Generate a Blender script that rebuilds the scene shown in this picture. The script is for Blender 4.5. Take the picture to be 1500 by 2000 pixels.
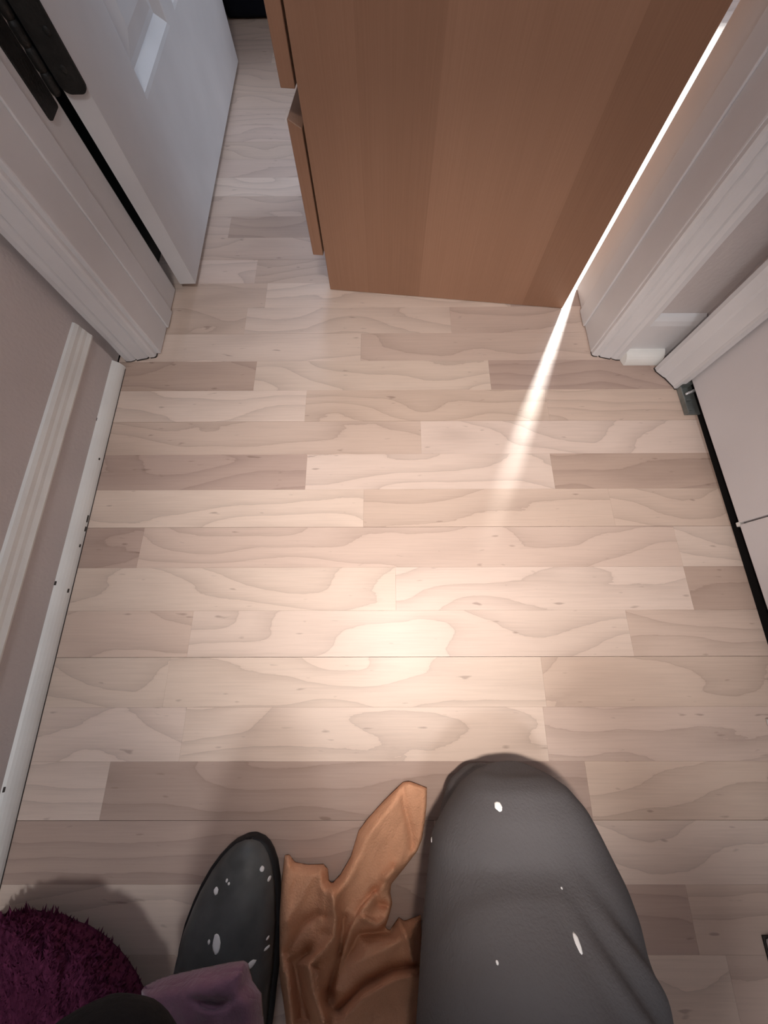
import bpy, bmesh, math, random
from mathutils import Vector, Matrix, noise
random.seed(7)
R = math.radians
for o in list(bpy.data.objects): bpy.data.objects.remove(o)
SC = bpy.context.scene
COL = SC.collection

# ------------------------------------------------------------------ camera, world, light
H = 0.56                                     # lens height above the floor
F = 700.0                                    # focal length in pixels of the 1500x2000 frame
AX = Vector((0.99983063, -0.01833787, 0.00155693))    # world axes seen from the camera (x right, y down, z forward)
AY = Vector((-0.0179451, -0.95264279, 0.30356168))
AZ = Vector((-0.00408347, -0.30353821, -0.95281052))
cam = bpy.data.objects.new('camera', bpy.data.cameras.new('camera')); COL.objects.link(cam)
cx = Vector((AX.x, AY.x, AZ.x)); cy = -Vector((AX.y, AY.y, AZ.y)); cz = -Vector((AX.z, AY.z, AZ.z))
M = Matrix((cx, cy, cz)).transposed().to_4x4(); M.translation = (0, 0, H)
cam.matrix_world = M
cam.data.sensor_fit = 'VERTICAL'; cam.data.sensor_height = 24; cam.data.lens = F / 2000 * 24
cam.data.clip_start = 0.005
SC.camera = cam

def rayv(px, py):
    v = Vector((px - 750, py - 1000, F)); return Vector((v.dot(AX), v.dot(AY), v.dot(AZ)))
def pz(px, py, z=0.0):
    v = rayv(px, py); return Vector((0, 0, H)) + v * ((z - H) / v.z)

SC.view_settings.view_transform = 'Standard'; SC.view_settings.look = 'None'
SC.view_settings.gamma = 1; SC.view_settings.use_curve_mapping = False
SC.view_settings.exposure = 0.0
world = bpy.data.worlds.new('world'); SC.world = world; world.use_nodes = True
bg = world.node_tree.nodes['Background']; bg.inputs[0].default_value = (0.62, 0.78, 1.0, 1); bg.inputs[1].default_value = 2.0

def lamp(name, kind, loc, power, col, aim=None, **kw):
    d = bpy.data.lights.new(name, kind); d.energy = power; d.color = col
    for k, v in kw.items(): setattr(d, k, v)
    o = bpy.data.objects.new(name, d); COL.objects.link(o); o.location = loc
    if aim is not None: o.rotation_euler = (Vector(aim) - Vector(loc)).to_track_quat('-Z', 'Y').to_euler()
    return o
SUN_AZ = Vector((0.41, 0.91)); SUN_EL = R(40)
sd = Vector((SUN_AZ.x*math.cos(SUN_EL), SUN_AZ.y*math.cos(SUN_EL), math.sin(SUN_EL)))
lamp('sun', 'SUN', (3, 6, 6), 12.0, (0.93, 1.0, 1.0), aim=Vector((3, 6, 6)) - sd, angle=R(4.5))
# the phone's own torch beside the lens
lamp('phone_torch', 'SPOT', (0.025, -0.050, 0.580), 17.0, (1.0, 0.885, 0.81), aim=(0.080, 0.145, 0), spot_size=R(104), spot_blend=1.0, shadow_soft_size=0.012)
# soft daylight of the window in the far room, and an added ceiling fill for the hall
lamp('window_daylight', 'AREA', (1.3, 2.48, 1.5), 23.0, (0.72, 0.84, 1.0), aim=(-0.1, 0.7, 0.2), shape='RECTANGLE', size=1.0, size_y=1.1)
lamp('window_daylight', 'AREA', (-0.29, 2.51, 1.42), 10.5, (0.70, 0.80, 1.0), aim=(-0.29, 0, 1.1), shape='RECTANGLE', size=0.34, size_y=0.95)
lamp('ceiling_fill', 'AREA', (0.0, -0.55, 2.33), 13.0, (0.95, 0.97, 1.0), aim=(0.0, -0.55, 0), shape='DISK', size=0.28)  # added overhead fill for soft ambient, its fixture is out of view

# ------------------------------------------------------------------ helpers
def tag(o, label=None, cat=None, group=None, kind=None):
    if label: o['label'] = label
    if cat: o['category'] = cat
    if group: o['group'] = group
    if kind: o['kind'] = kind
    return o
def link(name, me, mat=None, parent=None, smooth=False):
    if mat is not None and not me.materials: me.materials.append(mat)
    if smooth:
        for p in me.polygons: p.use_smooth = True
    o = bpy.data.objects.new(name, me); COL.objects.link(o)
    if parent is not None: o.parent = parent
    return o
def obj(name, bm, mat=None, parent=None, smooth=False):
    bmesh.ops.recalc_face_normals(bm, faces=bm.faces)
    me = bpy.data.meshes.new(name); bm.to_mesh(me); bm.free()
    return link(name, me, mat, parent, smooth)
def empty(name, loc=(0, 0, 0), rz=0):
    o = bpy.data.objects.new(name, None); COL.objects.link(o); o.location = loc; o.rotation_euler = (0, 0, rz)
    o.empty_display_size = 0.05
    return o
def box(bm, a, b, bev=0.0, seg=1):
    a = Vector(a); b = Vector(b)
    r = bmesh.ops.create_cube(bm, size=1)
    for v in r['verts']: v.co = Vector((v.co.x*(b.x-a.x), v.co.y*(b.y-a.y), v.co.z*(b.z-a.z))) + (a+b)/2
    if bev > 0:
        es = list({e for v in r['verts'] for e in v.link_edges})
        bmesh.ops.bevel(bm, geom=es, offset=bev, segments=seg, affect='EDGES', profile=0.6)
    return bm
def boxo(name, a, b, mat, parent=None, bev=0.002, seg=2):
    return obj(name, box(bmesh.new(), a, b, bev, seg), mat, parent)
def prism(bm, pts, lo, hi, axis='z'):
    """extrude a closed 2-D profile between lo and hi along an axis"""
    def mk(p, t):
        if axis == 'z': return (p[0], p[1], t)
        if axis == 'y': return (p[0], t, p[1])
        return (t, p[0], p[1])
    A = [bm.verts.new(mk(p, lo)) for p in pts]; B = [bm.verts.new(mk(p, hi)) for p in pts]
    n = len(pts)
    for i in range(n): bm.faces.new((A[i], A[(i+1) % n], B[(i+1) % n], B[i]))
    bm.faces.new(A[::-1]); bm.faces.new(B)
    return bm
def capsule(bm, pts, seg=16):
    """a tapered chain of (x,y,z,r): rings along the path, round ends"""
    rings = []
    P = [Vector(p[:3]) for p in pts]; rr = [p[3] for p in pts]
    prev = None
    path = []
    d0 = (P[0]-P[1]).normalized(); d1 = (P[-1]-P[-2]).normalized()
    for k in (0.05, 0.5, 0.8): path.append((P[0] + d0*rr[0]*math.sqrt(max(0, 1-k*k)), rr[0]*k))
    for p, r in zip(P, rr): path.append((p, r))
    for k in (0.8, 0.5, 0.05): path.append((P[-1] + d1*rr[-1]*math.sqrt(max(0, 1-k*k)), rr[-1]*k))
    for i, (p, r) in enumerate(path):
        t = (path[min(i+1, len(path)-1)][0] - path[max(i-1, 0)][0]).normalized()
        u = t.orthogonal().normalized() if prev is None else (prev - t*prev.dot(t)).normalized()
        prev = u; w = t.cross(u)
        rings.append([bm.verts.new(p + (u*math.cos(a) + w*math.sin(a))*r) for a in [2*math.pi*j/seg for j in range(seg)]])
    for A, B in zip(rings, rings[1:]):
        for j in range(seg): bm.faces.new((A[j], A[(j+1) % seg], B[(j+1) % seg], B[j]))
    bm.faces.new(rings[0][::-1]); bm.faces.new(rings[-1])
    return bm
def remeshed(bm, voxel, smooth_it=4):
    """weld overlapping closed shapes into one continuous skin"""
    bmesh.ops.recalc_face_normals(bm, faces=bm.faces)
    me = bpy.data.meshes.new('tmp'); bm.to_mesh(me); bm.free()
    o = bpy.data.objects.new('tmp', me); COL.objects.link(o)
    m = o.modifiers.new('r', 'REMESH'); m.mode = 'VOXEL'; m.voxel_size = voxel; m.use_smooth_shade = True
    s = o.modifiers.new('s', 'SMOOTH'); s.factor = 0.5; s.iterations = smooth_it
    dg = bpy.context.evaluated_depsgraph_get()
    res = bpy.data.meshes.new_from_object(o.evaluated_get(dg))
    bpy.data.objects.remove(o)
    return res

# ------------------------------------------------------------------ materials
def mat(name, col, rough=0.5, spec=0.5, bump=0.0, bscale=200.0, var=0.0, vscale=8.0, stretch=(1, 1, 1), metal=0.0, sheen=0.0):
    m = bpy.data.materials.new(name); m.use_nodes = True
    nt = m.node_tree; N = nt.nodes; L = nt.links; b = N['Principled BSDF']
    b.inputs['Roughness'].default_value = rough; b.inputs['Specular IOR Level'].default_value = spec
    b.inputs['Metallic'].default_value = metal; b.inputs['Base Color'].default_value = (*col, 1)
    if sheen: b.inputs['Sheen Weight'].default_value = sheen
    tc = N.new('ShaderNodeTexCoord'); mp = N.new('ShaderNodeMapping'); mp.inputs['Scale'].default_value = stretch
    L.new(tc.outputs['Object'], mp.inputs['Vector'])
    if var:
        n = N.new('ShaderNodeTexNoise'); n.inputs['Scale'].default_value = vscale; n.inputs['Detail'].default_value = 4
        L.new(mp.outputs[0], n.inputs['Vector'])
        r = N.new('ShaderNodeMapRange'); r.inputs['From Min'].default_value = 0.3; r.inputs['From Max'].default_value = 0.7
        r.inputs['To Min'].default_value = 1-var; r.inputs['To Max'].default_value = 1+var
        L.new(n.outputs['Fac'], r.inputs['Value'])
        mx = N.new('ShaderNodeVectorMath'); mx.operation = 'SCALE'; mx.inputs[0].default_value = col
        L.new(r.outputs[0], mx.inputs['Scale']); L.new(mx.outputs[0], b.inputs['Base Color'])
    if bump:
        n = N.new('ShaderNodeTexNoise'); n.inputs['Scale'].default_value = bscale; n.inputs['Detail'].default_value = 3
        L.new(mp.outputs[0], n.inputs['Vector'])
        bp = N.new('ShaderNodeBump'); bp.inputs['Strength'].default_value = bump; bp.inputs['Distance'].default_value = 0.002
        L.new(n.outputs['Fac'], bp.inputs['Height']); L.new(bp.outputs[0], b.inputs['Normal'])
    return m
def m_floor():
    m = bpy.data.materials.new('maple_laminate'); m.use_nodes = True
    nt = m.node_tree; N = nt.nodes; L = nt.links; b = N['Principled BSDF']
    def math_(op, a, c=None, d=None):
        n = N.new('ShaderNodeMath'); n.operation = op
        for i, v in enumerate((a, c, d)):
            if v is None: continue
            if isinstance(v, (int, float)): n.inputs[i].default_value = v
            else: L.new(v, n.inputs[i])
        return n.outputs[0]
    tc = N.new('ShaderNodeTexCoord'); oi = N.new('ShaderNodeObjectInfo')
    off = N.new('ShaderNodeVectorMath'); off.operation = 'SCALE'; off.inputs[0].default_value = (37.0, 11.0, 23.0); L.new(oi.outputs['Random'], off.inputs['Scale'])
    def coords(sx, sy):
        mp = N.new('ShaderNodeVectorMath'); mp.operation = 'MULTIPLY'; mp.inputs[1].default_value = (sx, sy, 1); L.new(tc.outputs['Object'], mp.inputs[0])
        ad = N.new('ShaderNodeVectorMath'); ad.operation = 'ADD'; L.new(mp.outputs[0], ad.inputs[0]); L.new(off.outputs[0], ad.inputs[1])
        return ad.outputs[0]
    def nz(vec, scale, detail=2.0, rough=0.5, dist=0.0):
        n = N.new('ShaderNodeTexNoise'); n.inputs['Scale'].default_value = scale; n.inputs['Detail'].default_value = detail
        n.inputs['Roughness'].default_value = rough; n.inputs['Distortion'].default_value = dist; L.new(vec, n.inputs['Vector']); return n.outputs['Fac']
    big = nz(coords(3.6, 10.0), 1.0, 1.0, 0.4, 0.2)
    sy = N.new('ShaderNodeSeparateXYZ'); L.new(tc.outputs['Object'], sy.inputs[0])
    sgn = math_('SUBTRACT', math_('MULTIPLY', math_('GREATER_THAN', oi.outputs['Random'], 0.5), 2.0), 1.0)
    grad = math_('MULTIPLY', math_('MULTIPLY', sy.outputs['Y'], 25.0), sgn)
    jag = nz(coords(26, 90), 1.0, 3.0, 0.6)
    s = math_('FRACT', math_('MULTIPLY_ADD', jag, 0.20, math_('MULTIPLY_ADD', big, 5.2, grad)))
    cr = N.new('ShaderNodeValToRGB'); e = cr.color_ramp.elements
    e[0].position = 0.0; e[0].color = (0.74, 0.74, 0.74, 1); e[1].position = 1.0; e[1].color = (0.94, 0.94, 0.94, 1)
    for p, v in ((0.05, 0.83), (0.25, 0.92), (0.65, 1.0), (0.95, 1.0)):
        q = e.new(p); q.color = (v, v, v, 1)
    L.new(s, cr.inputs[0])
    fib = nz(coords(14, 420), 1.0, 2.0, 0.6)
    fibm = math_('MULTIPLY_ADD', fib, 0.26, 0.86)
    fl = nz(coords(34, 130), 1.0, 1.0, 0.5)
    flr = N.new('ShaderNodeMapRange'); flr.inputs['From Min'].default_value = 0.72; flr.inputs['From Max'].default_value = 0.80; flr.inputs['To Min'].default_value = 1.0; flr.inputs['To Max'].default_value = 0.62
    L.new(fl, flr.inputs['Value'])
    tot = math_('MULTIPLY', math_('MULTIPLY', cr.outputs[0], fibm), flr.outputs[0])
    # grain lines are browner than the wood
    inv = math_('SUBTRACT', 1.0, tot)
    mix = N.new('ShaderNodeMix'); mix.data_type = 'RGBA'; L.new(math_('MULTIPLY', inv, 1.0), mix.inputs['Factor'])
    L.new(oi.outputs['Color'], mix.inputs['A']); mix.inputs['B'].default_value = (0.10, 0.05, 0.035, 1)
    L.new(mix.outputs['Result'], b.inputs['Base Color'])
    b.inputs['Roughness'].default_value = 0.42; b.inputs['Specular IOR Level'].default_value = 0.32
    bp = N.new('ShaderNodeBump'); bp.inputs['Strength'].default_value = 0.05; bp.inputs['Distance'].default_value = 0.001
    L.new(fib, bp.inputs['Height']); L.new(bp.outputs[0], b.inputs['Normal'])
    return m
def m_veneer():
    m = bpy.data.materials.new('cherry_veneer'); m.use_nodes = True
    nt = m.node_tree; N = nt.nodes; L = nt.links; b = N['Principled BSDF']
    tc = N.new('ShaderNodeTexCoord')
    def nz(scale, vec, detail=2.0):
        mp = N.new('ShaderNodeMapping'); mp.inputs['Scale'].default_value = vec; L.new(tc.outputs['Object'], mp.inputs['Vector'])
        n = N.new('ShaderNodeTexNoise'); n.inputs['Scale'].default_value = scale; n.inputs['Detail'].default_value = detail; L.new(mp.outputs[0], n.inputs['Vector']); return n.outputs['Fac']
    # vertical leaves of veneer, each about 9 cm wide
    sep = N.new('ShaderNodeSeparateXYZ'); L.new(tc.outputs['Object'], sep.inputs[0])
    def math_(op, a, c):
        n = N.new('ShaderNodeMath'); n.operation = op
        for i, v in enumerate((a, c)):
            if isinstance(v, (int, float)): n.inputs[i].default_value = v
            else: L.new(v, n.inputs[i])
        return n.outputs[0]
    idx = math_('FLOOR', math_('MULTIPLY', math_('ADD', sep.outputs['X'], 0.025), 9.7), 0)
    wn = N.new('ShaderNodeTexWhiteNoise'); wn.noise_dimensions = '1D'; L.new(idx, wn.inputs['W'])
    band = math_('MULTIPLY', wn.outputs['Value'], 0.24)
    fib = math_('MULTIPLY', nz(1.0, (420, 420, 7), 3.0), 0.30)
    big = math_('MULTIPLY', nz(1.0, (16, 16, 1.2), 2.0), 0.26)
    t = math_('ADD', math_('ADD', band, fib), big)
    cr = N.new('ShaderNodeValToRGB'); e = cr.color_ramp.elements
    e[0].position = 0.15; e[0].color = (0.255, 0.135, 0.082, 1); e[1].position = 0.75; e[1].color = (0.40, 0.228, 0.148, 1)
    L.new(t, cr.inputs[0]); L.new(cr.outputs[0], b.inputs['Base Color'])
    b.inputs['Roughness'].default_value = 0.42; b.inputs['Specular IOR Level'].default_value = 0.35
    return m
FLOOR = m_floor(); VENEER = m_veneer()
WHITE = mat('white_gloss_paint', (0.68, 0.67, 0.68), 0.42, 0.4, bump=0.12, bscale=70, var=0.05, vscale=9)
TRIMW = mat('cream_white_trim_paint', (0.78, 0.77, 0.74), 0.40, 0.45, bump=0.15, bscale=90, var=0.05, vscale=14)
WALL = mat('mauve_white_wall_paint', (0.60, 0.55, 0.54), 0.8, 0.2, bump=0.25, bscale=160, var=0.03)
CLOSET = mat('closet_door_paint', (0.68, 0.65, 0.66), 0.5, 0.35, bump=0.10, bscale=120, var=0.03)
CEIL = mat('ceiling_paint', (0.7, 0.7, 0.7), 0.9, 0.1, bump=0.2)
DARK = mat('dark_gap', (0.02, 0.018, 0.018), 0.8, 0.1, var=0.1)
GRIME = mat('grime_line', (0.06, 0.05, 0.045), 0.9, 0.1, var=0.2)
HINGE = mat('blackened_hinge', (0.016, 0.015, 0.014), 0.55, 0.3, bump=0.5, bscale=260, var=0.4, vscale=60)
STEEL = mat('dull_steel', (0.24, 0.26, 0.25), 0.42, 0.5, metal=0.6, bump=0.2, bscale=120, var=0.2, vscale=40)
NAVY = mat('dark_navy_cloth', (0.006, 0.007, 0.011), 0.9, 0.1, bump=0.4, bscale=60, var=0.2)
TROUSER = mat('grey_trouser_cloth', (0.100, 0.095, 0.098), 0.95, 0.06, bump=0.35, bscale=420, var=0.06, vscale=10)
RAG = mat('peach_cloth', (0.70, 0.375, 0.225), 0.97, 0.03, bump=0.7, bscale=420, var=0.10, vscale=22)
SHOEM = mat('black_shoe_leather', (0.074, 0.078, 0.077), 0.48, 0.45, bump=0.5, bscale=34, var=0.45, vscale=26)
RUBBER = mat('black_rubber', (0.012, 0.012, 0.013), 0.6, 0.3, var=0.15)
PAINT = mat('white_paint_drop', (0.85, 0.85, 0.84), 0.5, 0.4, var=0.04)
FLEECE = mat('magenta_fleece', (0.115, 0.025, 0.060), 0.95, 0.05, bump=0.6, bscale=180, var=0.25, vscale=40)
MAUVE = mat('mauve_fleece', (0.22, 0.115, 0.165), 0.95, 0.1, bump=0.6, bscale=220, var=0.12, vscale=40, sheen=0.3)
BLACKC = mat('black_clothes', (0.008, 0.008, 0.009), 0.9, 0.1, bump=0.3, bscale=200, var=0.2)
SKIN = mat('skin', (0.55, 0.33, 0.24), 0.55, 0.35, var=0.05)
HAIR = mat('dark_hair', (0.03, 0.02, 0.015), 0.6, 0.3, bump=0.6, bscale=150)

# ------------------------------------------------------------------ floor of separate maple strips
ROT = R(-0.9)
floor = boxo('floor', (-1.3, -1.5, -0.06), (2.1, 2.7, -0.0105), DARK, None, 0)
tag(floor, 'pale maple strip laminate floor running through the doorway', 'floor', kind='structure')
PITCH = 0.0652; Y0 = 0.1530
LIGHT = (0.67, 0.535, 0.45); MID = (0.585, 0.45, 0.37); DRK = (0.46, 0.34, 0.28)
def fx(px, k):                                   # where a butt joint seen at a pixel column falls on row k
    best = None
    for py in range(300, 2000, 4):
        p = pz(px, py); c = p.x*math.cos(-ROT) - p.y*math.sin(-ROT), p.x*math.sin(-ROT) + p.y*math.cos(-ROT)
        d = abs(c[1] - (Y0 + (k+0.5)*PITCH))
        if best is None or d < best[0]: best = (d, c[0])
    return best[1]
# row index k counts upwards in the picture from the open panel joint; joints as columns, tones left to right
ROWS = {
 8: ([360, 500], 'LLM'), 7: ([520], 'ML'), 6: ([480, 880], 'MLM'), 5: ([705], 'LM'), 4: ([498], 'DL'), 3: ([597], 'LM'), 2: ([822], 'ML'), 1: ([598], 'DL'), 0: ([710], 'LM'),
 -1: ([275, 1325], 'DML'), -2: ([1345], 'LD'), -3: ([372, 1230], 'MLM'), -4: ([1062], 'LM'), -5: ([1066], 'LM'),
 -6: ([205, 1150], 'LDM'), -7: ([850], 'DL'), -8: ([560], 'LD'), -9: ([620], 'ML'), -10: ([700], 'LD')}
TONE = {'L': LIGHT, 'M': MID, 'D': DRK}
def strip(x0, x1, k):
    y = Y0 + k*PITCH; g = 0.00004; top_gap = 0.00022 if k % 3 == 2 else g; bot_gap = 0.00022 if k % 3 == 0 else g
    L_, W_ = x1-x0-2*g, PITCH-top_gap-bot_gap
    bm = box(bmesh.new(), (-L_/2, -W_/2, -0.010), (L_/2, W_/2, 0.0))
    es = [e for e in bm.edges if all(v.co.z > -0.001 for v in e.verts)]
    bmesh.ops.bevel(bm, geom=es, offset=0.00012, segments=1, affect='EDGES')
    o = obj('floor_strip', bm, FLOOR, floor)
    c = Matrix.Rotation(ROT, 3, 'Z') @ Vector(((x0+x1)/2, y + PITCH/2 + (bot_gap-top_gap)/2, 0))
    o.location = c; o.rotation_euler = (0, 0, ROT)
    return o
rnd = random.Random(21)
for k in range(-17, 37):
    hall = k <= 5
    lo, hi = (-0.505, 0.5585) if hall else (-0.98, 1.55)
    if k in ROWS:
        js = [fx(px, k) for px in ROWS[k][0]]; ts = ROWS[k][1]
    else:
        js = []; x = -0.98 + rnd.uniform(0.1, 0.5)
        while x < hi - 0.12: js.append(x); x += rnd.choice((0.36, 0.42, 0.48, 0.3))
        ts = ''
    js = [j for j in js if lo+0.03 < j < hi-0.03]
    # carry the row on past the joints that the picture shows
    nt_ = len(js)
    while hi - (js[-1] if js else lo) > 0.55: js.append((js[-1] if js else lo) + rnd.uniform(0.40, 0.52))
    while js[0] - lo > 0.60: js.insert(0, js[0] - rnd.uniform(0.42, 0.55)); ts = (ts[0] + ts) if ts else ts
    xs = [lo] + js + [hi]
    for i in range(len(xs)-1):
        o = strip(xs[i], xs[i+1], k)
        t = TONE[ts[i]] if i < len(ts) else TONE[rnd.choice('LMMD')]
        j = rnd.uniform(0.96, 1.04); o.color = (t[0]*j, t[1]*j, t[2]*j*rnd.uniform(0.98, 1.02), 1)

# ------------------------------------------------------------------ walls and ceiling
def struct(o, label, cat): return tag(o, label, cat, kind='structure')
XL, XR = -0.500, 0.547                            # hall walls
struct(boxo('wall_left', (XL-0.1, -1.3, 0), (XL, 0.62, 2.4), WALL, None, 0), 'pinkish white wall along the left of the hall', 'wall')
FW = empty('wall_front', (0, 0.497, 0), R(-1.0))   # the wall with the doorway; its face is local y = 0
struct(FW, 'white wall around the doorway ahead', 'wall')
JL, JR = -0.431, 0.411                             # rough opening
boxo('wall_panel', (-0.62, 0.0, 0), (JL, 0.155, 2.4), WALL, FW, 0)
boxo('wall_panel', (JR, 0.0, 0), (0.72, 0.155, 2.4), WALL, FW, 0)
boxo('wall_panel', (JL, 0.0, 2.06), (JR, 0.155, 2.4), WALL, FW, 0)
boxo('door_jamb', (JL, -0.001, 0.001), (JL+0.012, 0.159, 2.06), WHITE, FW, 0.0025)
boxo('door_jamb', (JR-0.012, -0.001, 0.001), (JR, 0.159, 2.06), WHITE, FW, 0.0025)
boxo('door_stop', (JL+0.012, 0.060, 0.002), (JL+0.016, 0.100, 2.05), WHITE, FW, 0.0015)
boxo('door_stop', (JR-0.016, 0.060, 0.002), (JR-0.012, 0.100, 2.05), WHITE, FW, 0.0015)
boxo('door_head', (JL, -0.001, 2.048), (JR, 0.159, 2.06), WHITE, FW, 0.0025)

# casings: a moulded profile, thin towards the opening
def casing_prof(x_in, x_out, t_in=0.010, t_out=0.019):
    w = x_out - x_in
    pr = [(0, 0), (0, t_in-0.003), (0.05, t_in), (0.20, t_in+0.001), (0.24, t_in-0.0015), (0.28, t_in+0.002), (0.45, t_in+0.004),
          (0.60, t_in+0.0065), (0.64, t_in+0.0035), (0.68, t_in+0.0065), (0.80, t_out), (0.95, t_out), (1.0, t_out-0.003), (1.0, 0)]
    return [(x_in + w*a, -b) for a, b in pr]
def uneven(bm, amt, seed):
    for v in bm.verts:
        if v.co.z < 0.3:
            n = noise.noise_vector(v.co*40 + Vector((seed, 0, 0)))
            v.co.x += n.x*amt; v.co.y += n.y*amt
def grime(o, prof):
    c = Vector((sum(p[0] for p in prof)/len(prof), sum(p[1] for p in prof)/len(prof)))
    out = []
    for p in prof:
        d = Vector(p) - c; out.append(c + d*(1 + 0.0011/d.length))
    return obj('grime_line', prism(bmesh.new(), out, 0.0003, 0.0021), GRIME, o)
def casing(name, prof, label, parent_loc=None):
    bm = prism(bmesh.new(), prof, 0.002, 2.09)
    zs = [0.008, 0.02, 0.05, 0.1, 0.2, 0.4, 0.8, 1.4]
    for z in zs: bmesh.ops.bisect_plane(bm, geom=bm.verts[:]+bm.edges[:]+bm.faces[:], plane_co=(0, 0, z), plane_no=(0, 0, 1))
    uneven(bm, 0.0012, len(label))
    o = obj(name, bm, WHITE); o.location = FW.location; o.rotation_euler = FW.rotation_euler
    grime(o, prof)
    return struct(o, label, 'door casing')
casing('trim_1', casing_prof(JL+0.004, -0.484), 'moulded white door casing left of the doorway, beside the open door')
casing('trim_2', casing_prof(JR-0.010, 0.454), 'moulded white door casing right of the doorway, beside the bright gap')
o = boxo('trim_3', (-0.484, -0.019, 2.052), (0.452, -0.0005, 2.115), WHITE); o.location = FW.location; o.rotation_euler = FW.rotation_euler
struct(o, 'white head casing across the top of the doorway', 'door casing')

# left baseboard: flat board in wall colour, cap moulding, quarter round at the floor
def quarter(r, n=8): return [(0, 0)] + [(r*math.cos(a), r*math.sin(a)) for a in [math.pi/2*i/n for i in range(n+1)]]
bl = empty('baseboard_left', (XL, 0, 0)); struct(bl, 'baseboard on the left wall with white cap and white quarter round', 'baseboard')
def along(name, prof, y0, y1, m, par, smooth=False):
    return obj(name, prism(bmesh.new(), prof, y0, y1, 'y'), m, par, smooth)
along('board', [(0, 0), (0.007, 0), (0.007, 0.070), (0, 0.070)], -1.3, 0.478, WALL, bl)
along('cap_moulding', [(0, 0.070), (0.010, 0.070), (0.0105, 0.0725), (0.0095, 0.075), (0.008, 0.079), (0.0075, 0.084), (0.006, 0.088), (0.0055, 0.094), (0.003, 0.099), (0, 0.101)], -1.3, 0.480, TRIMW, bl)
qr = along('quarter_round', [(p[0]*0.019, p[1]*0.021+0.0006) for p in quarter(1.0)], -1.3, 0.474, TRIMW, bl)
for (y, a, ln) in ((0.35, 70, .003), (0.175, 8, .006), (0.158, 6, .004), (0.07, 65, .003), (0.06, 15, .003), (0.13, 12, .0025), (-0.19, 60, .003), (0.28, 20, .002), (-0.42, 10, .008)):
    bm = bmesh.new(); box(bm, (-0.0005, -ln, -0.0012), (0.0005, ln, 0.0012), 0.0004)
    c = obj('paint_chip', bm, GRIME, qr); c.location = (0.019*math.cos(R(a)), y, 0.021*math.sin(R(a))+0.0006); c.rotation_euler = (0, -R(a), 0)
boxo('floor_gap', (0.0185, -1.3, 0.0002), (0.0196, 0.47, 0.0011), GRIME, bl, 0)

# short baseboard between the doorway and the closet
bf = empty('baseboard_front', FW.location, R(-1.0)); struct(bf, 'short baseboard between the doorway casing and the closet casing', 'baseboard')
obj('board', prism(bmesh.new(), [(-0.0005, 0), (-0.012, 0), (-0.012, 0.074), (-0.010, 0.082), (-0.006, 0.088), (-0.0005, 0.090)], 0.4525, 0.545, 'x'), WHITE, bf)
bm = prism(bmesh.new(), [(-0.012-p[0]*0.019, p[1]*0.022+0.0006) for p in quarter(1.0)], 0.449, 0.522, 'x')
for v in bm.verts:
    if v.co.x < 0.46: v.co.x += (-0.012 - v.co.y)*0.35
obj('quarter_round', bm, TRIMW, bf)

# right wall with the closet opening
CY0, CY1 = -0.142, 0.428
wr = empty('wall_right', (XR, 0, 0)); struct(wr, 'white wall along the right of the hall around the closet', 'wall')
boxo('wall_panel', (0, CY1, 0), (0.10, 0.51, 2.4), WALL, wr, 0)
boxo('wall_panel', (0, -1.3, 0), (0.10, CY0, 2.4), WALL, wr, 0)
boxo('wall_panel', (0, CY0, 2.03), (0.10, CY1, 2.4), WALL, wr, 0)
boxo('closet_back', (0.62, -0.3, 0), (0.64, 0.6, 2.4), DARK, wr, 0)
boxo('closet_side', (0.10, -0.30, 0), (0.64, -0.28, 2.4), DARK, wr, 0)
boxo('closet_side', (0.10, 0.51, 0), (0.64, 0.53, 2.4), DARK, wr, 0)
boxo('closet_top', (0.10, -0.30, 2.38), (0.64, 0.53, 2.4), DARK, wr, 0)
def closet_casing(name, y_out, y_in, label, t_out=0.036):
    s = 1 if y_out > y_in else -1; w = abs(y_out-y_in)
    pr = [(0, 0), (-t_out+0.003, 0), (-t_out, 0.04), (-t_out+0.001, 0.2), (-t_out+0.011, 0.45), (-t_out+0.014, 0.5), (-0.016, 0.75), (-0.012, 0.9), (-0.011, 1.0), (0, 1.0)]
    prof = [(XR + a, y_out - s*b*w) for a, b in pr]
    bm = prism(bmesh.new(), prof, 0.002, 2.09)
    for z in (0.01, 0.03, 0.08, 0.2, 0.5, 1.0): bmesh.ops.bisect_plane(bm, geom=bm.verts[:]+bm.edges[:]+bm.faces[:], plane_co=(0, 0, z), plane_no=(0, 0, 1))
    uneven(bm, 0.001, y_in*10)
    o = obj(name, bm, WHITE)
    grime(o, prof)
    return struct(o, label, 'closet casing')
closet_casing('trim_4', 0.452, 0.404, 'white closet casing at the corner next to the doorway')
closet_casing('trim_5', -0.212, -0.150, 'white closet casing at the near end of the closet, right edge', 0.046)
o = boxo('trim_6', (XR-0.030, -0.21, 2.032), (XR-0.0005, 0.45, 2.095), WHITE); struct(o, 'white head casing above the closet doors', 'closet casing')
o = boxo('trim_7', (0.440, -0.470, 0.002), (XR-0.0005, -0.358, 2.09), WHITE, None, 0.004); struct(o, 'white casing corner at the lower right edge', 'door casing')
grime(o, [(0.440, -0.470), (0.440, -0.358), (XR-0.001, -0.358), (XR-0.001, -0.470)])
boxo('closet_jamb', (XR-0.003, CY1-0.004, 0.002), (XR+0.098, CY1-0.0002, 2.03), DARK, wr, 0) .location = (-XR, 0, 0)

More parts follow.
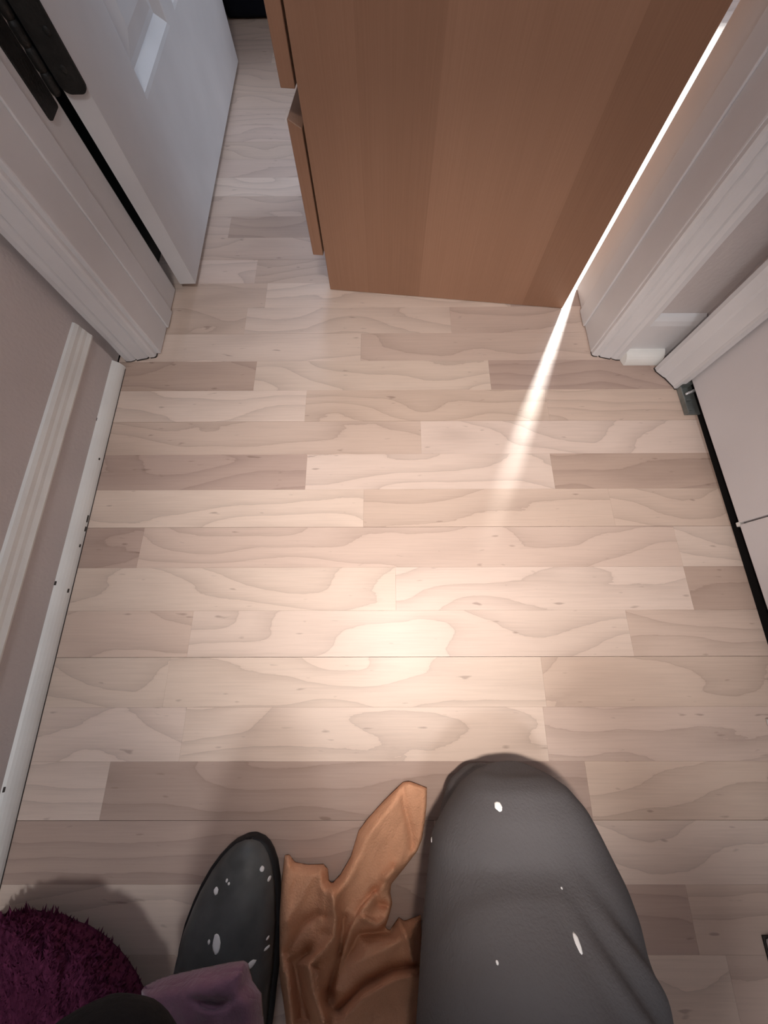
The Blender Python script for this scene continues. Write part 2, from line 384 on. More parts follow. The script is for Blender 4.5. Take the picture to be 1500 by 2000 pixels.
# folding closet door: two leaves, pivot bracket on the floor
d2 = empty('door_2', (XR, 0, 0)); struct(d2, 'plain white folding closet door with a dark gap below', 'closet door')
for i, (y0, y1) in enumerate(((0.1432, 0.4180), (-0.1330, 0.1408))):
    bm = box(bmesh.new(), (0.0065, y0, 0.020), (0.036, y1, 2.015), 0.0018, 2)
    obj('door_leaf', bm, CLOSET, d2)
fh = empty('fold_hinge', (0.020, 0.142, 0.0)); fh.parent = d2
fh2 = boxo('hinge_tab', (-0.0120, -0.0035, 0.0135), (-0.004, 0.0035, 0.0195), TRIMW, d2, 0.001); fh2.location = (0.02, 0.142, 0)
bpy.data.objects.remove(fh)
pb = boxo('pivot_bracket', (-0.007, 0.349, 0.0006), (0.020, 0.416, 0.0035), STEEL, d2, 0.0008)
boxo('bracket_lip', (-0.007, 0.349, 0.0035), (-0.0045, 0.403, 0.0100), STEEL, pb, 0.0006)
boxo('bracket_wall', (-0.006, 0.404, 0.0035), (0.012, 0.416, 0.0150), STEEL, pb, 0.0006)
boxo('bracket_step', (-0.003, 0.356, 0.0035), (0.006, 0.370, 0.0065), STEEL, pb, 0.0008)
obj('pivot_pin', capsule(bmesh.new(), [(-0.001, 0.386, 0.011, 0.0030), (0.010, 0.390, 0.015, 0.0030)], 12), mat('bright_pin', (0.5, 0.5, 0.5), 0.3, 0.5, metal=0.7, var=0.05), pb, True)
boxo('pin_slot', (-0.003, 0.374, 0.0035), (0.008, 0.376, 0.0095), STEEL, pb, 0.0005)
boxo('floor_guide', (-0.026, -0.140, 0.0006), (0.0, -0.131, 0.010), TRIMW, d2, 0.001)

# hall end behind the camera, ceiling with an added fill light
struct(boxo('wall_back', (-0.62, -1.4, 0), (0.72, -1.3, 2.4), WALL, None, 0), 'white wall closing the hall behind', 'wall')
struct(boxo('ceiling', (-1.4, -1.4, 2.4), (2.2, 2.8, 2.46), CEIL, None, 0), 'white ceiling above the hall and the room', 'ceiling')
cl = empty('added_ceiling_light', (0.0, -0.55, 2.4)); tag(cl, 'round white ceiling light added above the hall, out of view', 'lamp')
bm = bmesh.new(); bmesh.ops.create_cone(bm, cap_ends=True, segments=40, radius1=0.16, radius2=0.15, depth=0.03)
for v in bm.verts: v.co.z -= 0.015
obj('added_lamp_base', bm, TRIMW, cl)

# ------------------------------------------------------------------ the room beyond
struct(boxo('wall_far_left', (-0.565, 0.655, 0), (-0.465, 2.6, 2.4), mat('near_black_wall', (0.022, 0.027, 0.026), 0.45, 0.4, var=0.5, vscale=9), None, 0), 'near-black wall behind the open door', 'wall')  # wall coloured near-black, it fills the dark gap at the hinge
struct(boxo('wall_far_right', (1.98, 0.64, 0), (2.08, 2.6, 2.4), WALL, None, 0), 'right wall of the room beyond the doorway', 'wall')
WY = 2.55
wf = empty('wall_far', (0, WY, 0)); struct(wf, 'far wall of the room beyond, with its window', 'wall')
WX0, WX1, WZ0, WZ1 = 0.98, 1.82, 0.85, 2.20
boxo('wall_panel', (-1.08, 0, 0), (WX0, 0.1, 2.4), WALL, wf, 0)
boxo('wall_panel', (WX1, 0, 0), (2.08, 0.1, 2.4), WALL, wf, 0)
boxo('wall_panel', (WX0, 0, 0), (WX1, 0.1, WZ0), WALL, wf, 0)
boxo('wall_panel', (WX0, 0, WZ1), (WX1, 0.1, 2.4), WALL, wf, 0)
w1 = empty('window_1', (0, WY, 0)); struct(w1, 'window of the room beyond the doorway', 'window')
boxo('window_frame', (WX0, 0.03, WZ0), (WX0+0.04, 0.07, WZ1), TRIMW, w1)
boxo('window_frame', (WX1-0.04, 0.03, WZ0), (WX1, 0.07, WZ1), TRIMW, w1)
boxo('window_frame', (WX0+0.04, 0.03, WZ1-0.04), (WX1-0.04, 0.07, WZ1), TRIMW, w1)
boxo('window_sill', (WX0+0.002, -0.03, WZ0-0.02), (WX1-0.002, 0.07, WZ0+0.02), TRIMW, w1)
w2 = empty('window_2', (0, WY, 0)); struct(w2, 'narrow window of the room beyond, behind the open door', 'window')
boxo('window_frame', (-0.51, -0.045, 0.90), (-0.465, -0.001, 1.94), TRIMW, w2)
boxo('window_frame', (-0.115, -0.045, 0.90), (-0.07, -0.001, 1.94), TRIMW, w2)
boxo('window_frame', (-0.464, -0.045, 1.90), (-0.116, -0.001, 1.94), TRIMW, w2)
boxo('window_sill', (-0.464, -0.06, 0.90), (-0.116, -0.001, 0.94), TRIMW, w2)
struct(boxo('wall_near_right', (0.72, 0.5, 0), (2.08, 0.64, 2.4), WALL, None, 0), 'wall beside the doorway inside the room beyond', 'wall')
struct(boxo('wall_near_left', (-1.08, 0.52, 0), (-0.625, 0.64, 2.4), WALL, None, 0), 'wall left of the doorway inside the room beyond', 'wall')

# dark padded box at the far end
db = empty('storage_ottoman', (-0.03, 1.69, 0)); tag(db, 'black fabric box on the floor at the far end beyond the white door', 'box')
boxo('body', (-0.40, 0.0, 0.004), (0.42, 0.42, 0.34), NAVY, db, 0.012, 3)
boxo('lid', (-0.41, -0.008, 0.342), (0.43, 0.43, 0.40), NAVY, db, 0.02, 3)

# ------------------------------------------------------------------ white panel door standing open into the room
d1 = empty('door_1', (-0.372, 0.668, 0), R(-0.2)); struct(d1, 'white moulded panel door standing open on the left', 'door')
DW, DT, DZ0, DZ1 = 0.790, 0.032, 0.010, 2.035
def door_leaf():
    bm = bmesh.new()
    us = [0, 0.152, 0.375, 0.427, 0.640, DW]; zs = [DZ0, 0.210, 0.760, 0.900, 1.480, 1.590, 1.900, DZ1]
    pan = {(i, j) for i in (1, 3) for j in (1, 3, 5)}
    def q(*p): bm.faces.new([bm.verts.new(v) for v in p])
    for i in range(len(us)-1):
        for j in range(len(zs)-1):
            u0, u1, z0, z1 = us[i], us[i+1], zs[j], zs[j+1]
            if (i, j) not in pan: q((0, u0, z0), (0, u1, z0), (0, u1, z1), (0, u0, z1)); continue
            def ring(a, x): return [(x, u0+a, z0+a), (x, u1-a, z0+a), (x, u1-a, z1-a), (x, u0+a, z1-a)]
            rs = [ring(0, 0), ring(0.006, -0.001), ring(0.022, -0.0125), ring(0.030, -0.0125), ring(0.055, -0.005)]
            for A, B in zip(rs, rs[1:]):
                for k in range(4): q(A[k], A[(k+1) % 4], B[(k+1) % 4], B[k])
            q(*rs[-1])
    f = [(0, 0, DZ0), (0, DW, DZ0), (0, DW, DZ1), (0, 0, DZ1)]; b = [(-DT, y, z) for _, y, z in f]
    # sides follow the grid of the front so that the shell closes
    for i in range(len(us)-1):
        for z in (DZ0, DZ1): q((0, us[i], z), (0, us[i+1], z), (-DT, us[i+1], z), (-DT, us[i], z))
    for j in range(len(zs)-1):
        for u in (0, DW): q((0, u, zs[j]), (0, u, zs[j+1]), (-DT, u, zs[j+1]), (-DT, u, zs[j]))
    for i in range(len(us)-1):
        for j in range(len(zs)-1): q((-DT, us[i], zs[j]), (-DT, us[i+1], zs[j]), (-DT, us[i+1], zs[j+1]), (-DT, us[i], zs[j+1]))
    bmesh.ops.remove_doubles(bm, verts=bm.verts, dist=1e-5)
    return bm
obj('door_leaf', door_leaf(), WHITE, d1)
def rounded_plate(bm, x0, x1, z0, z1, y0, y1, r):
    pts = []
    for (cx_, cz_, a0) in ((x1-r, z0+r, -90), (x1-r, z1-r, 0), (x0+r, z1-r, 90), (x0+r, z0+r, 180)):
        for i in range(7): a = R(a0 + 15*i); pts.append((cx_ + r*math.cos(a), cz_ + r*math.sin(a)))
    return prism(bm, pts, y0, y1, 'y')
hg = obj('hinge', rounded_plate(bmesh.new(), -0.0315, 0.0015, 0.283, 0.385, -0.004, -0.0003, 0.010), HINGE, d1); hg['label'] = 'black painted hinge with worn edges'
bm = rounded_plate(bmesh.new(), 0, 0.034, 0.276, 0.385, 0, 0.0035, 0.004)
for v in bm.verts: x, y, z = v.co; v.co = (-0.0462 + y + noise.noise(Vector((x*80, z*80, 3)))*0.0012, -0.012 - x, z)
obj('hinge_plate', bm, HINGE, hg)
bm = bmesh.new()
for i in range(5):
    z0 = 0.284 + i*0.0202; capsule(bm, [(-0.040, -0.005, z0+0.004, 0.0062), (-0.040, -0.005, z0+0.0155, 0.0062)], 14)
obj('hinge_knuckle', bm, HINGE, hg, True)
for z in (0.305, 0.335, 0.365):
    bm = bmesh.new(); bmesh.ops.create_uvsphere(bm, u_segments=10, v_segments=6, radius=0.0042)
    for v in bm.verts: v.co = (v.co.x - 0.014 + (0.006 if z == 0.335 else 0), v.co.y*0.35 - 0.004, v.co.z + z)
    obj('screw', bm, HINGE, hg, True)

# ------------------------------------------------------------------ cherry veneer drawer unit in the doorway
A = Vector((-0.100, 0.657, 0)); B = Vector((0.3635, 0.597, 0)); WID = (B-A).length
cb = empty('drawer_unit', A, math.atan2(B.y-A.y, B.x-A.x)); tag(cb, 'reddish wood veneer drawer unit standing in the doorway, side towards the hall', 'drawer unit')
CH, DEP = 0.74, 0.40
boxo('side_panel', (0, 0, 0.0012), (WID, 0.018, CH), VENEER, cb, 0.0008)
boxo('side_panel', (0, DEP-0.018, 0.0012), (WID, DEP, CH), VENEER, cb, 0.0008)
boxo('back_panel', (WID-0.010, 0.019, 0.03), (WID-0.002, DEP-0.019, CH), VENEER, cb, 0)
boxo('bottom_panel', (0.005, 0.0185, 0.055), (WID-0.011, DEP-0.0185, 0.071), VENEER, cb, 0)
boxo('plinth', (0.03, 0.0185, 0.0012), (0.046, DEP-0.0185, 0.0545), VENEER, cb, 0)
boxo('top_panel', (-0.024, -0.004, CH+0.0003), (WID+0.004, DEP+0.004, CH+0.022), VENEER, cb, 0.001)
for (z0, z1) in ((0.070, 0.258), (0.287, 0.478), (0.507, 0.700)):
    bm = box(bmesh.new(), (-0.0225, 0.001, z0), (-0.0035, DEP-0.001, z1), 0.0008, 1)
    for v in bm.verts:
        if v.co.z > z1 - 0.002 and v.co.x > -0.008: v.co.z -= 0.009      # finger bevel behind the top edge
    f = obj('drawer_front', bm, VENEER, cb)
    boxo('drawer_box', (-0.0032, 0.030, z0+0.012), (WID-0.03, DEP-0.030, z1-0.035), TRIMW, f, 0)
boxo('front_rail', (0.001, 0.0185, 0.262), (0.018, DEP-0.0185, 0.284), TRIMW, cb, 0)
boxo('front_rail', (0.001, 0.0185, 0.482), (0.018, DEP-0.0185, 0.504), TRIMW, cb, 0)

# ------------------------------------------------------------------ black shoe
person = empty('person', (0.0, -0.40, 0)); tag(person, 'person kneeling in grey paint-spotted trousers and a black paint-spotted shoe', 'person')
def child(o):
    o.parent = person; o.matrix_parent_inverse = Matrix.Translation(-Vector(person.location)); return o
SO = Vector((-0.183, -0.246, 0)); SROT = R(3)         # toe tip on the floor
def shoe_half(t):                                  # inner and outer half width at t metres from the toe
    L_ = 0.285
    u = min(max(t/L_, 0), 1)
    w = [(0, 0.0), (0.02, 0.017), (0.05, 0.027), (0.10, 0.037), (0.18, 0.047), (0.30, 0.055), (0.42, 0.056), (0.60, 0.050), (0.80, 0.038), (0.92, 0.031), (0.98, 0.015), (1.0, 0.0)]
    for (a, b), (c, d) in zip(w, w[1:]):
        if a <= u <= c: return b + (d-b)*(u-a)/(c-a)
    return 0.0
def shoe_top(t):
    w = [(0, 0.022), (0.012, 0.033), (0.04, 0.045), (0.08, 0.055), (0.13, 0.070), (0.17, 0.083), (0.20, 0.088), (0.24, 0.080), (0.285, 0.066)]
    for (a, b), (c, d) in zip(w, w[1:]):
        if a <= t <= c: return b + (d-b)*(t-a)/(c-a)
    return 0.06
def loft(name, ts, sect, m, n=28):
    bm = bmesh.new(); rings = []
    for t in ts: rings.append([bm.verts.new(p) for p in sect(t)])
    for P_, Q_ in zip(rings, rings[1:]):
        k = len(P_)
        for j in range(k): bm.faces.new((P_[j], P_[(j+1) % k], Q_[(j+1) % k], Q_[j]))
    bm.faces.new(rings[0][::-1]); bm.faces.new(rings[-1])
    return obj(name, bm, m, None, True)
ts = [0.0015, 0.005, 0.01, 0.018, 0.03, 0.045, 0.06, 0.08, 0.10, 0.12, 0.14, 0.16, 0.18, 0.20, 0.22, 0.24, 0.26, 0.274, 0.2835]
def lean(t): return -0.022*math.sin(min(t/0.14, 1)*math.pi/2) + 0.010       # outer side swings out behind the toe
def upper(t):
    w = shoe_half(t)*0.97; h = shoe_top(t)-0.014; out = []
    for j in range(28):
        a = 2*math.pi*j/28; c, s = math.cos(a), math.sin(a)
        x = w*math.copysign(abs(c)**0.8, c); z = 0.014 + h*(max(0, s)**0.85 if s > 0 else 0.0) * (0.93 if c > 0.3 else 1.0)
        z += 0.0022*noise.noise(Vector((x*45, t*38, 5)))*(1 if s > 0.2 else 0)
        out.append((x + lean(t), -t, z))
    return out
def sole(t):
    w = shoe_half(t) + 0.0035; out = []
    for j in range(28):
        a = 2*math.pi*j/28; c, s = math.cos(a), math.sin(a)
        out.append((w*c + lean(t), -t, 0.0008 + 0.0175*(0.5 + 0.5*math.copysign(abs(s)**0.35, s))))
    return out
shoe = loft('shoe', ts, upper, SHOEM); shoe.location = SO; shoe.rotation_euler = (0, 0, SROT); shoe['label'] = 'black leather shoe splashed with white paint'
so = loft('sole', ts, sole, RUBBER); so.parent = shoe
child(shoe)

# ------------------------------------------------------------------ the kneeling figure
bm = bmesh.new()
kneeL = pz(125, 2305, 0.335)
capsule(bm, [(kneeL.x, kneeL.y, 0.335, 0.046), ((kneeL.x-0.19)/2-0.01, (kneeL.y-0.445)/2, 0.235, 0.055), (-0.186, -0.445, 0.085, 0.036)])      # left shin
capsule(bm, [(kneeL.x, kneeL.y, 0.335, 0.048), (-0.13, -0.33, 0.39, 0.068), (-0.085, -0.50, 0.43, 0.082)])                               # left thigh
capsule(bm, [(-0.186, -0.445, 0.085, 0.034), (-0.184, -0.40, 0.045, 0.028)])                                                       # left foot in the shoe
capsule(bm, [(0.116, -0.250, 0.105, 0.055), (0.112, -0.32, 0.25, 0.066), (0.088, -0.48, 0.41, 0.080)])                              # right thigh
capsule(bm, [(0.110, -0.245, 0.062, 0.046), (0.100, -0.40, 0.062, 0.050), (0.100, -0.585, 0.055, 0.034)])                           # right shin on the floor
capsule(bm, [(0.100, -0.585, 0.055, 0.036), (0.100, -0.66, 0.030, 0.026)])
capsule(bm, [(-0.07, -0.50, 0.45, 0.095), (0.07, -0.50, 0.45, 0.095)])                                                              # pelvis
capsule(bm, [(0, -0.50, 0.46, 0.115), (0, -0.51, 0.62, 0.115), (0, -0.49, 0.80, 0.125), (0, -0.47, 0.92, 0.085)])
capsule(bm, [(-0.13, -0.48, 0.90, 0.060), (0.13, -0.48, 0.90, 0.060)])                                                             # shoulders
capsule(bm, [(0, -0.47, 0.93, 0.052), (0, -0.445, 1.04, 0.050)])                                                                    # neck
capsule(bm, [(0, -0.43, 1.085, 0.072), (0, -0.435, 1.135, 0.082)])                                                                  # head
capsule(bm, [(0, -0.352, 1.085, 0.010), (0, -0.345, 1.068, 0.013)])                                                                 # nose
for s in (-1, 1):
    capsule(bm, [(s*0.082, -0.44, 1.10, 0.010), (s*0.083, -0.437, 1.075, 0.008)])
    hx, hy, hz_ = (s*0.125, -0.40, 0.525) if s < 0 else (0.205, -0.235, 0.79)  # right hand raised out of view so the arm shades the floor
    capsule(bm, [(s*0.17, -0.48, 0.90, 0.055), (s*0.235, -0.53, 0.66, 0.044)])
    if s > 0: capsule(bm, [(0.235, -0.53, 0.66, 0.044), (0.275, -0.40, 0.70, 0.042), (hx, hy-0.05, hz_, 0.034)])
    capsule(bm, [(s*0.235, -0.53, 0.66, 0.042), (hx, hy-0.05, hz_, 0.028)])
    capsule(bm, [(hx, hy-0.05, hz_, 0.027), (hx-s*0.004, hy, hz_-0.012, 0.029)])
    for i, (dx, ln) in enumerate(((-0.028, 0.050), (-0.010, 0.062), (0.009, 0.058), (0.027, 0.044))):
        capsule(bm, [(hx+s*dx, hy+0.01, hz_-0.012, 0.0095), (hx+s*dx*1.15, hy+ln*0.7, hz_-0.026, 0.0090), (hx+s*dx*1.2, hy+ln, hz_-0.045, 0.0080)], 10)
    capsule(bm, [(hx-s*0.020, hy-0.035, hz_-0.01, 0.011), (hx-s*0.052, hy-0.005, hz_-0.022, 0.0095), (hx-s*0.060, hy+0.018, hz_-0.034, 0.0085)], 10)
me = remeshed(bm, 0.0065, 5)
for m_ in (BLACKC, SKIN, HAIR): me.materials.append(m_)
for p in me.polygons:
    c = p.center
    hand = c.z > 0.43 and c.y > -0.455 and abs(c.x) > 0.045 and c.z < 0.58 and c.z > 0.46
    if c.z > 0.985: p.material_index = 2 if (c.z > 1.155 or c.y < -0.455) else 1
    elif hand or (c.y > -0.30 and 0.85 > c.z > 0.7): p.material_index = 1
body = link('body', me, None, None, True); child(body)

# grey trouser leg over the right leg: rings follow the outline of the raised thigh
def trouser():
    bm = bmesh.new()
    #   image row, height of the widest line, left and right columns, half thickness
    rows = [(1497, 0.105, 955, 1035, 0.022), (1508, 0.110, 925, 1068, 0.040), (1530, 0.115, 900, 1098, 0.055), (1570, 0.120, 872, 1130, 0.066),
            (1625, 0.125, 845, 1158, 0.074), (1690, 0.130, 836, 1186, 0.078), (1760, 0.143, 829, 1216, 0.080), (1840, 0.160, 823, 1246, 0.082),
            (1920, 0.180, 818, 1268, 0.084), (2010, 0.200, 812, 1292, 0.084)]
    rings = []
    C = []
    for (y, z, l, r, h) in rows:
        a = pz(l, y, z); b = pz(r, y, z); C.append(((a+b)/2, (b-a).length/2, h))
    last = C[-1][0]
    C += [(Vector((0.096, -0.345, 0.272)), 0.086, 0.086), (Vector((0.098, -0.42, 0.36)), 0.094, 0.094), (Vector((0.088, -0.51, 0.43)), 0.100, 0.100)]
    n = 48
    for i, (c, w, h) in enumerate(C):
        t = (C[min(i+1, len(C)-1)][0] - C[max(i-1, 0)][0]).normalized()
        if i < 4: t = Vector((0, -1, 0)).lerp(t, i/4).normalized()
        sx = Vector((1, 0, 0)); up = sx.cross(t).normalized()
        if up.z < 0: up = -up
        ring = []
        for j in range(n):
            a = 2*math.pi*j/n; ca, sa = math.cos(a), math.sin(a)
            p = c + sx*(w*math.copysign(abs(ca)**0.86, ca)) + up*(h*math.copysign(abs(sa)**0.92, sa))
            ring.append(bm.verts.new(p))
        rings.append(ring)
    for P_, Q_ in zip(rings, rings[1:]):
        for j in range(n): bm.faces.new((P_[j], P_[(j+1) % n], Q_[(j+1) % n], Q_[j]))
    bm.faces.new(rings[0][::-1]); bm.faces.new(rings[-1])
    # the lower leg lying back along the floor
    capsule(bm, [(0.112, -0.215, 0.060, 0.056), (0.100, -0.38, 0.062, 0.058), (0.100, -0.55, 0.058, 0.054)], 24)
    me = remeshed(bm, 0.004, 6)
    # cloth folds
    nrm = [v.normal.copy() for v in me.vertices]
    for v, nv in zip(me.vertices, nrm):
        p = v.co.copy()
        n1 = noise.noise(Vector((p.x*16, p.y*9, p.z*9)) + Vector((3, 1, 7)))
        n2 = noise.noise(Vector((p.x*42, p.y*20, p.z*20)))
        v.co = p + nv*(0.0028*n1 + 0.0012*n2)
        d = (p - Vector((0.165, -0.235, 0.235))); k = math.exp(-(d.length/0.035)**2)
        v.co -= nv*0.004*k*math.cos(d.x*260 + d.y*180)
        v.co.z = max(v.co.z, 0.0008)
    return me
tr = link('trouser_leg', trouser(), TROUSER, None, True); tr['label'] = 'grey trouser leg with spots of white paint'; child(tr)

# draped sheets traced as height fields over the floor
def inside(poly, x, y):
    c = False; n = len(poly)
    for i in range(n):
        x1, y1 = poly[i]; x2, y2 = poly[(i+1) % n]
        if (y1 > y) != (y2 > y) and x < (x2-x1)*(y-y1)/(y2-y1) + x1: c = not c
    return c
def segd(x, y, a, b):
    dx, dy = b[0]-a[0], b[1]-a[1]; t = max(0, min(1, ((x-a[0])*dx + (y-a[1])*dy)/(dx*dx+dy*dy+1e-9)))
    return math.hypot(x-a[0]-t*dx, y-a[1]-t*dy), t
def edged(poly, x, y): return min(segd(x, y, poly[i], poly[(i+1) % len(poly)])[0] for i in range(len(poly)))
def sheet(poly, hfun, step, thick, snap=True):
    """a cloth sheet: grid clipped to an outline, lifted by hfun(x, y, distance to edge), given thickness"""
    xs = [p[0] for p in poly]; ys = [p[1] for p in poly]
    x0, x1, y0, y1 = min(xs)-step, max(xs)+step, min(ys)-step, max(ys)+step
    nx = int((x1-x0)/step)+2; ny = int((y1-y0)/step)+2
    ins = {}
    for i in range(nx):
        for j in range(ny): ins[i, j] = inside(poly, x0+i*step, y0+j*step)
    bm = bmesh.new(); V = {}
    def near(x, y):
        best = None
        for k in range(len(poly)):
            a, b = poly[k], poly[(k+1) % len(poly)]; d, t = segd(x, y, a, b)
            if best is None or d < best[0]: best = (d, a[0]+t*(b[0]-a[0]), a[1]+t*(b[1]-a[1]))
        return best
    def vert(i, j):
        if (i, j) not in V:
            x, y = x0+i*step, y0+j*step
            if not ins[i, j]: d, x, y = near(x, y); d = 0.0
            else: d = edged(poly, x, y)
            V[i, j] = bm.verts.new(pz(x, y, hfun(x, y, d)))
        return V[i, j]
    for i in range(nx-1):
        for j in range(ny-1):
            q = [(i, j), (i+1, j), (i+1, j+1), (i, j+1)]
            if sum(ins[k] for k in q) >= 1:
                try: bm.faces.new([vert(*k) for k in q])
                except ValueError: pass
    bmesh.ops.remove_doubles(bm, verts=bm.verts, dist=1e-4)
    bmesh.ops.recalc_face_normals(bm, faces=bm.faces)
    if sum(f.normal.z for f in bm.faces) < 0: bmesh.ops.reverse_faces(bm, faces=bm.faces)
    top = list(bm.faces); 
    r = bmesh.ops.extrude_face_region(bm, geom=top)
    newv = [g for g in r['geom'] if isinstance(g, bmesh.types.BMVert)]
    for v in newv: pass
    newset = set(newv)
    for v in bm.verts:
        if v not in newset: v.co.z -= thick
    return bm
def ridges(x, y, lines):
    h = 0.0
    for pts, amp, wid in lines:
        d = min(segd(x, y, pts[i], pts[i+1])[0] for i in range(len(pts)-1))
        h += amp*1.35*math.exp(-(d/wid)**1.4)
    return h

# peach cloth on the floor
rag_poly = [(787, 1529), (800, 1527), (834, 1540), (833, 1575), (829, 1610), (824, 1640), (815, 1662), (790, 1695), (764, 1727), (762, 1745), (766, 1765), (758, 1795), (752, 1812), (760, 1822),
            (779, 1795), (790, 1802), (822, 1790), (824, 1850), (822, 1900), (818, 1960), (812, 2030), (560, 2040), (558, 1990), (554, 1960), (546, 1910), (544, 1850), (544, 1780), (550, 1720), (556, 1672), (564, 1671), (575, 1686),
            (600, 1691), (632, 1690), (640, 1700), (642, 1722), (648, 1728), (665, 1710), (685, 1675), (700, 1625), (716, 1603), (750, 1565)]
rag_lines = [
    ([(797, 1530), (834, 1540), (829, 1610), (820, 1650), (800, 1685)], 0.007, 7),
    ([(786, 1532), (790, 1575), (803, 1625), (806, 1655)], -0.006, 9), ([(783, 1540), (760, 1580), (715, 1640), (690, 1700), (660, 1745)], 0.010, 26),
    ([(770, 1700), (735, 1745), (695, 1790), (672, 1850), (655, 1930)], 0.014, 13), ([(745, 1725), (705, 1770), (680, 1810), (664, 1860)], -0.010, 8),
    ([(648, 1740), (655, 1790), (652, 1830), (632, 1860), (603, 1885), (612, 1940), (632, 2000)], 0.022, 11),
    ([(632, 1790), (620, 1785), (595, 1800), (570, 1840), (560, 1860)], -0.009, 8), ([(560, 1690), (552, 1760), (548, 1830), (540, 1890), (555, 1960)], 0.010, 15),
    ([(610, 1710), (590, 1750), (560, 1800)], 0.006, 14), ([(625, 1700), (632, 1750), (628, 1790)], 0.008, 9),
    ([(600, 1862), (575, 1880), (585, 1930), (595, 1990)], -0.018, 15), ([(735, 1740), (738, 1765), (760, 1770)], -0.010, 10), ([(764, 1755), (757, 1795), (735, 1808), (712, 1795)], 0.013, 8),
    ([(755, 1820), (700, 1825), (670, 1880), (640, 1960)], -0.013, 13), ([(822, 1885), (765, 1895), (710, 1925), (660, 1975)], -0.012, 8), ([(820, 1905), (770, 1915), (710, 1950), (670, 1995)], 0.011, 14),
    ([(782, 1805), (798, 1840), (806, 1880)], 0.009, 8), ([(700, 1880), (760, 1850), (800, 1830)], 0.006, 18), ([(690, 1680), (655, 1760), (640, 1810)], 0.006, 10), ([(672, 1790), (660, 1880), (640, 1940)], -0.012, 6), ([(560, 1900), (566, 1960), (570, 2020)], 0.012, 9), ([(620, 1900), (626, 1960), (640, 2030)], 0.010, 12)]
def rag_h(x, y, d):
    k = min(1.0, d/22.0); k = k*(2-k)
    body_ = 0.008 + 0.012*max(0.0, min(1.0, (y-1600)/300.0))
    n = 0.0022*noise.noise(Vector((x*0.022, y*0.012, 2))) + 0.0026*(0.5-abs(noise.noise(Vector((x*0.035 + y*0.014, y*0.013 - x*0.006, 9))))) + 0.0012*(0.5-abs(noise.noise(Vector((x*0.09 + y*0.03, y*0.03, 4)))))
    e = 0.35 + 0.65*k
    hemr = 0.0022*math.exp(-((d-5.0)/3.5)**2)
    return max(0.0036, 0.004 + hemr + body_*k + (ridges(x, y, rag_lines) + n)*e)
rag = obj('cloth_rag', sheet(rag_poly, rag_h, 3.0, 0.0026), RAG, None, True)
tag(rag, 'crumpled peach-orange cloth on the floor between the black shoe and the knee', 'cloth')

# magenta fleece spread beside the shoe, and its mauve hem over the heel
fl_poly = [(-22, 1815), (-12, 1792), (20, 1786), (60, 1781), (95, 1788), (120, 1790), (140, 1802), (170, 1812), (200, 1832), (225, 1855), (245, 1878), (262, 1905), (274, 1930), (290, 1950), (305, 2010), (290, 2090), (60, 2120), (20, 2120), (-16, 1960)]
def fl_h(x, y, d):
    k = min(1.0, d/120.0); k = math.sqrt(max(0.0, k*(2-k)))
    n = 0.007*noise.noise(Vector((x*0.035, y*0.006, 4))) + 0.003*noise.noise(Vector((x*0.09, y*0.03, 1)))
    return max(0.0055, 0.006 + 0.080*k + n*(0.2+0.8*k))
fle = obj('fleece_blanket', sheet(fl_poly, fl_h, 7.0, 0.004), FLEECE, None, True)
tag(fle, 'dark magenta fluffy fleece heaped on the floor left of the black shoe', 'blanket')
bm = bmesh.new(); rt = random.Random(5)
for i in range(5000):
    x = rt.uniform(-60, 290); y = rt.uniform(1778, 2060)
    if not inside(fl_poly, x, y): continue
    d = edged(fl_poly, x, y); p = pz(x, y, fl_h(x, y, d) - 0.002)
    q = pz(x + rt.uniform(-12, 12), y - (rt.uniform(6, 24) if d < 14 else rt.uniform(4, 15)), fl_h(x, y, d) + rt.uniform(0.0005, 0.002))
    s = rt.uniform(0.0012, 0.0028); sx = Vector((s, rt.uniform(-s, s), 0))
    a, b, c = bm.verts.new(p - sx), bm.verts.new(p + sx), bm.verts.new(p + Vector((0, 0, 0.003))); t = bm.verts.new(q)
    for f in ((a, b, t), (b, c, t), (c, a, t)): bm.faces.new(f)
pile = obj('fleece_pile', bm, FLEECE, fle); pile['kind'] = 'stuff'
hem_poly = [(276, 1935), (300, 1922), (332, 1912), (400, 1897), (445, 1888), (472, 1884), (481, 1890), (490, 1925), (508, 1950), (512, 2010), (516, 2080), (300, 2090), (280, 2010)]
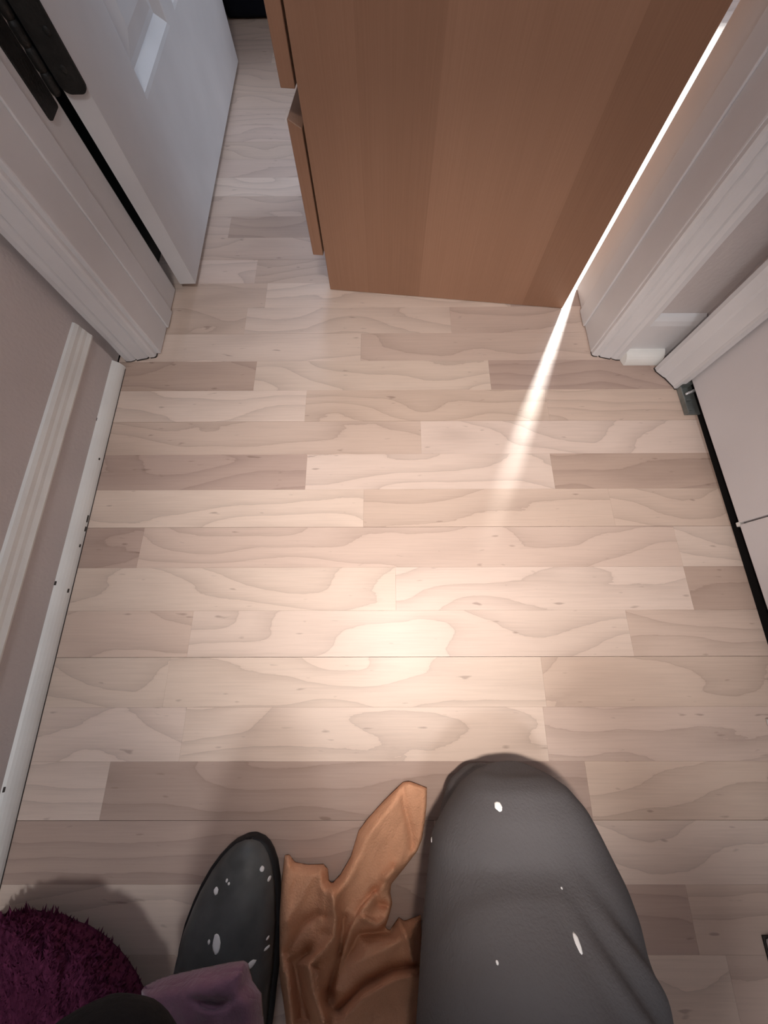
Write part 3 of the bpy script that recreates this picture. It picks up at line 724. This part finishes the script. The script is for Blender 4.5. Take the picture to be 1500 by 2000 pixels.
def hem_h(x, y, d):
    k = min(1.0, d/45.0); k = math.sqrt(max(0.0, k*(2-k)))
    f = -0.012*math.exp(-(((x-415)/30)**2 + ((y-1962-((x-415)/28)**2*-4)/9)**2)) + 0.003*noise.noise(Vector((x*0.04, y*0.02, 6)))
    return 0.078 + 0.032*k + f + 0.01*min(1, max(0, (x-300)/100))
hem = obj('trouser_cuff', sheet(hem_poly, hem_h, 5.0, 0.005), MAUVE, None, True); hem['label'] = 'mauve fabric cuff over the heel of the shoe'
child(hem)

# ------------------------------------------------------------------ white paint drops on the shoe and trousers
from mathutils.bvhtree import BVHTree
bpy.context.view_layer.update()
def drops(o, spots):
    bm = bmesh.new(); bm.from_mesh(o.data); bm.transform(o.matrix_world); tree = BVHTree.FromBMesh(bm); bm.free()
    for (px, py, rx, ry) in spots:
        d = rayv(px, py).normalized(); h = tree.ray_cast(Vector((0, 0, H)), d)
        if h[0] is None: continue
        n = h[1]; n = n if n.dot(d) < 0 else -n
        sc = h[3]/900.0
        b = bmesh.new(); bmesh.ops.create_uvsphere(b, u_segments=12, v_segments=6, radius=1)
        for v in b.verts:
            w = 1 + 0.22*noise.noise(v.co*1.7 + Vector((px, py, 0)))
            v.co = Vector((v.co.x*rx*sc*w, v.co.y*ry*sc*w, v.co.z*0.0007))
        q = n.to_track_quat('Z', 'Y')
        if (q @ Vector((0, 1, 0))).y < 0: pass
        b.transform(Matrix.Translation(h[0]) @ q.to_matrix().to_4x4())
        b.transform(o.matrix_world.inverted())
        obj('paint_drop', b, PAINT, o, True)
drops(shoe, [(512, 1697, 4, 4), (526, 1716, 3, 5), (422, 1740, 4, 5), (443, 1720, 2, 2.5), (447, 1726, 2, 2), (423, 1844, 6, 12), (408, 1840, 2, 3), (490, 1884, 4, 8), (523, 1832, 2, 4), (521, 1852, 2, 6)])
drops(tr, [(973, 1575, 7, 9), (977, 1582, 4, 3), (843, 1640, 2.5, 9), (1128, 1842, 4, 12), (971, 1880, 2, 3), (1097, 1735, 1.5, 2)])
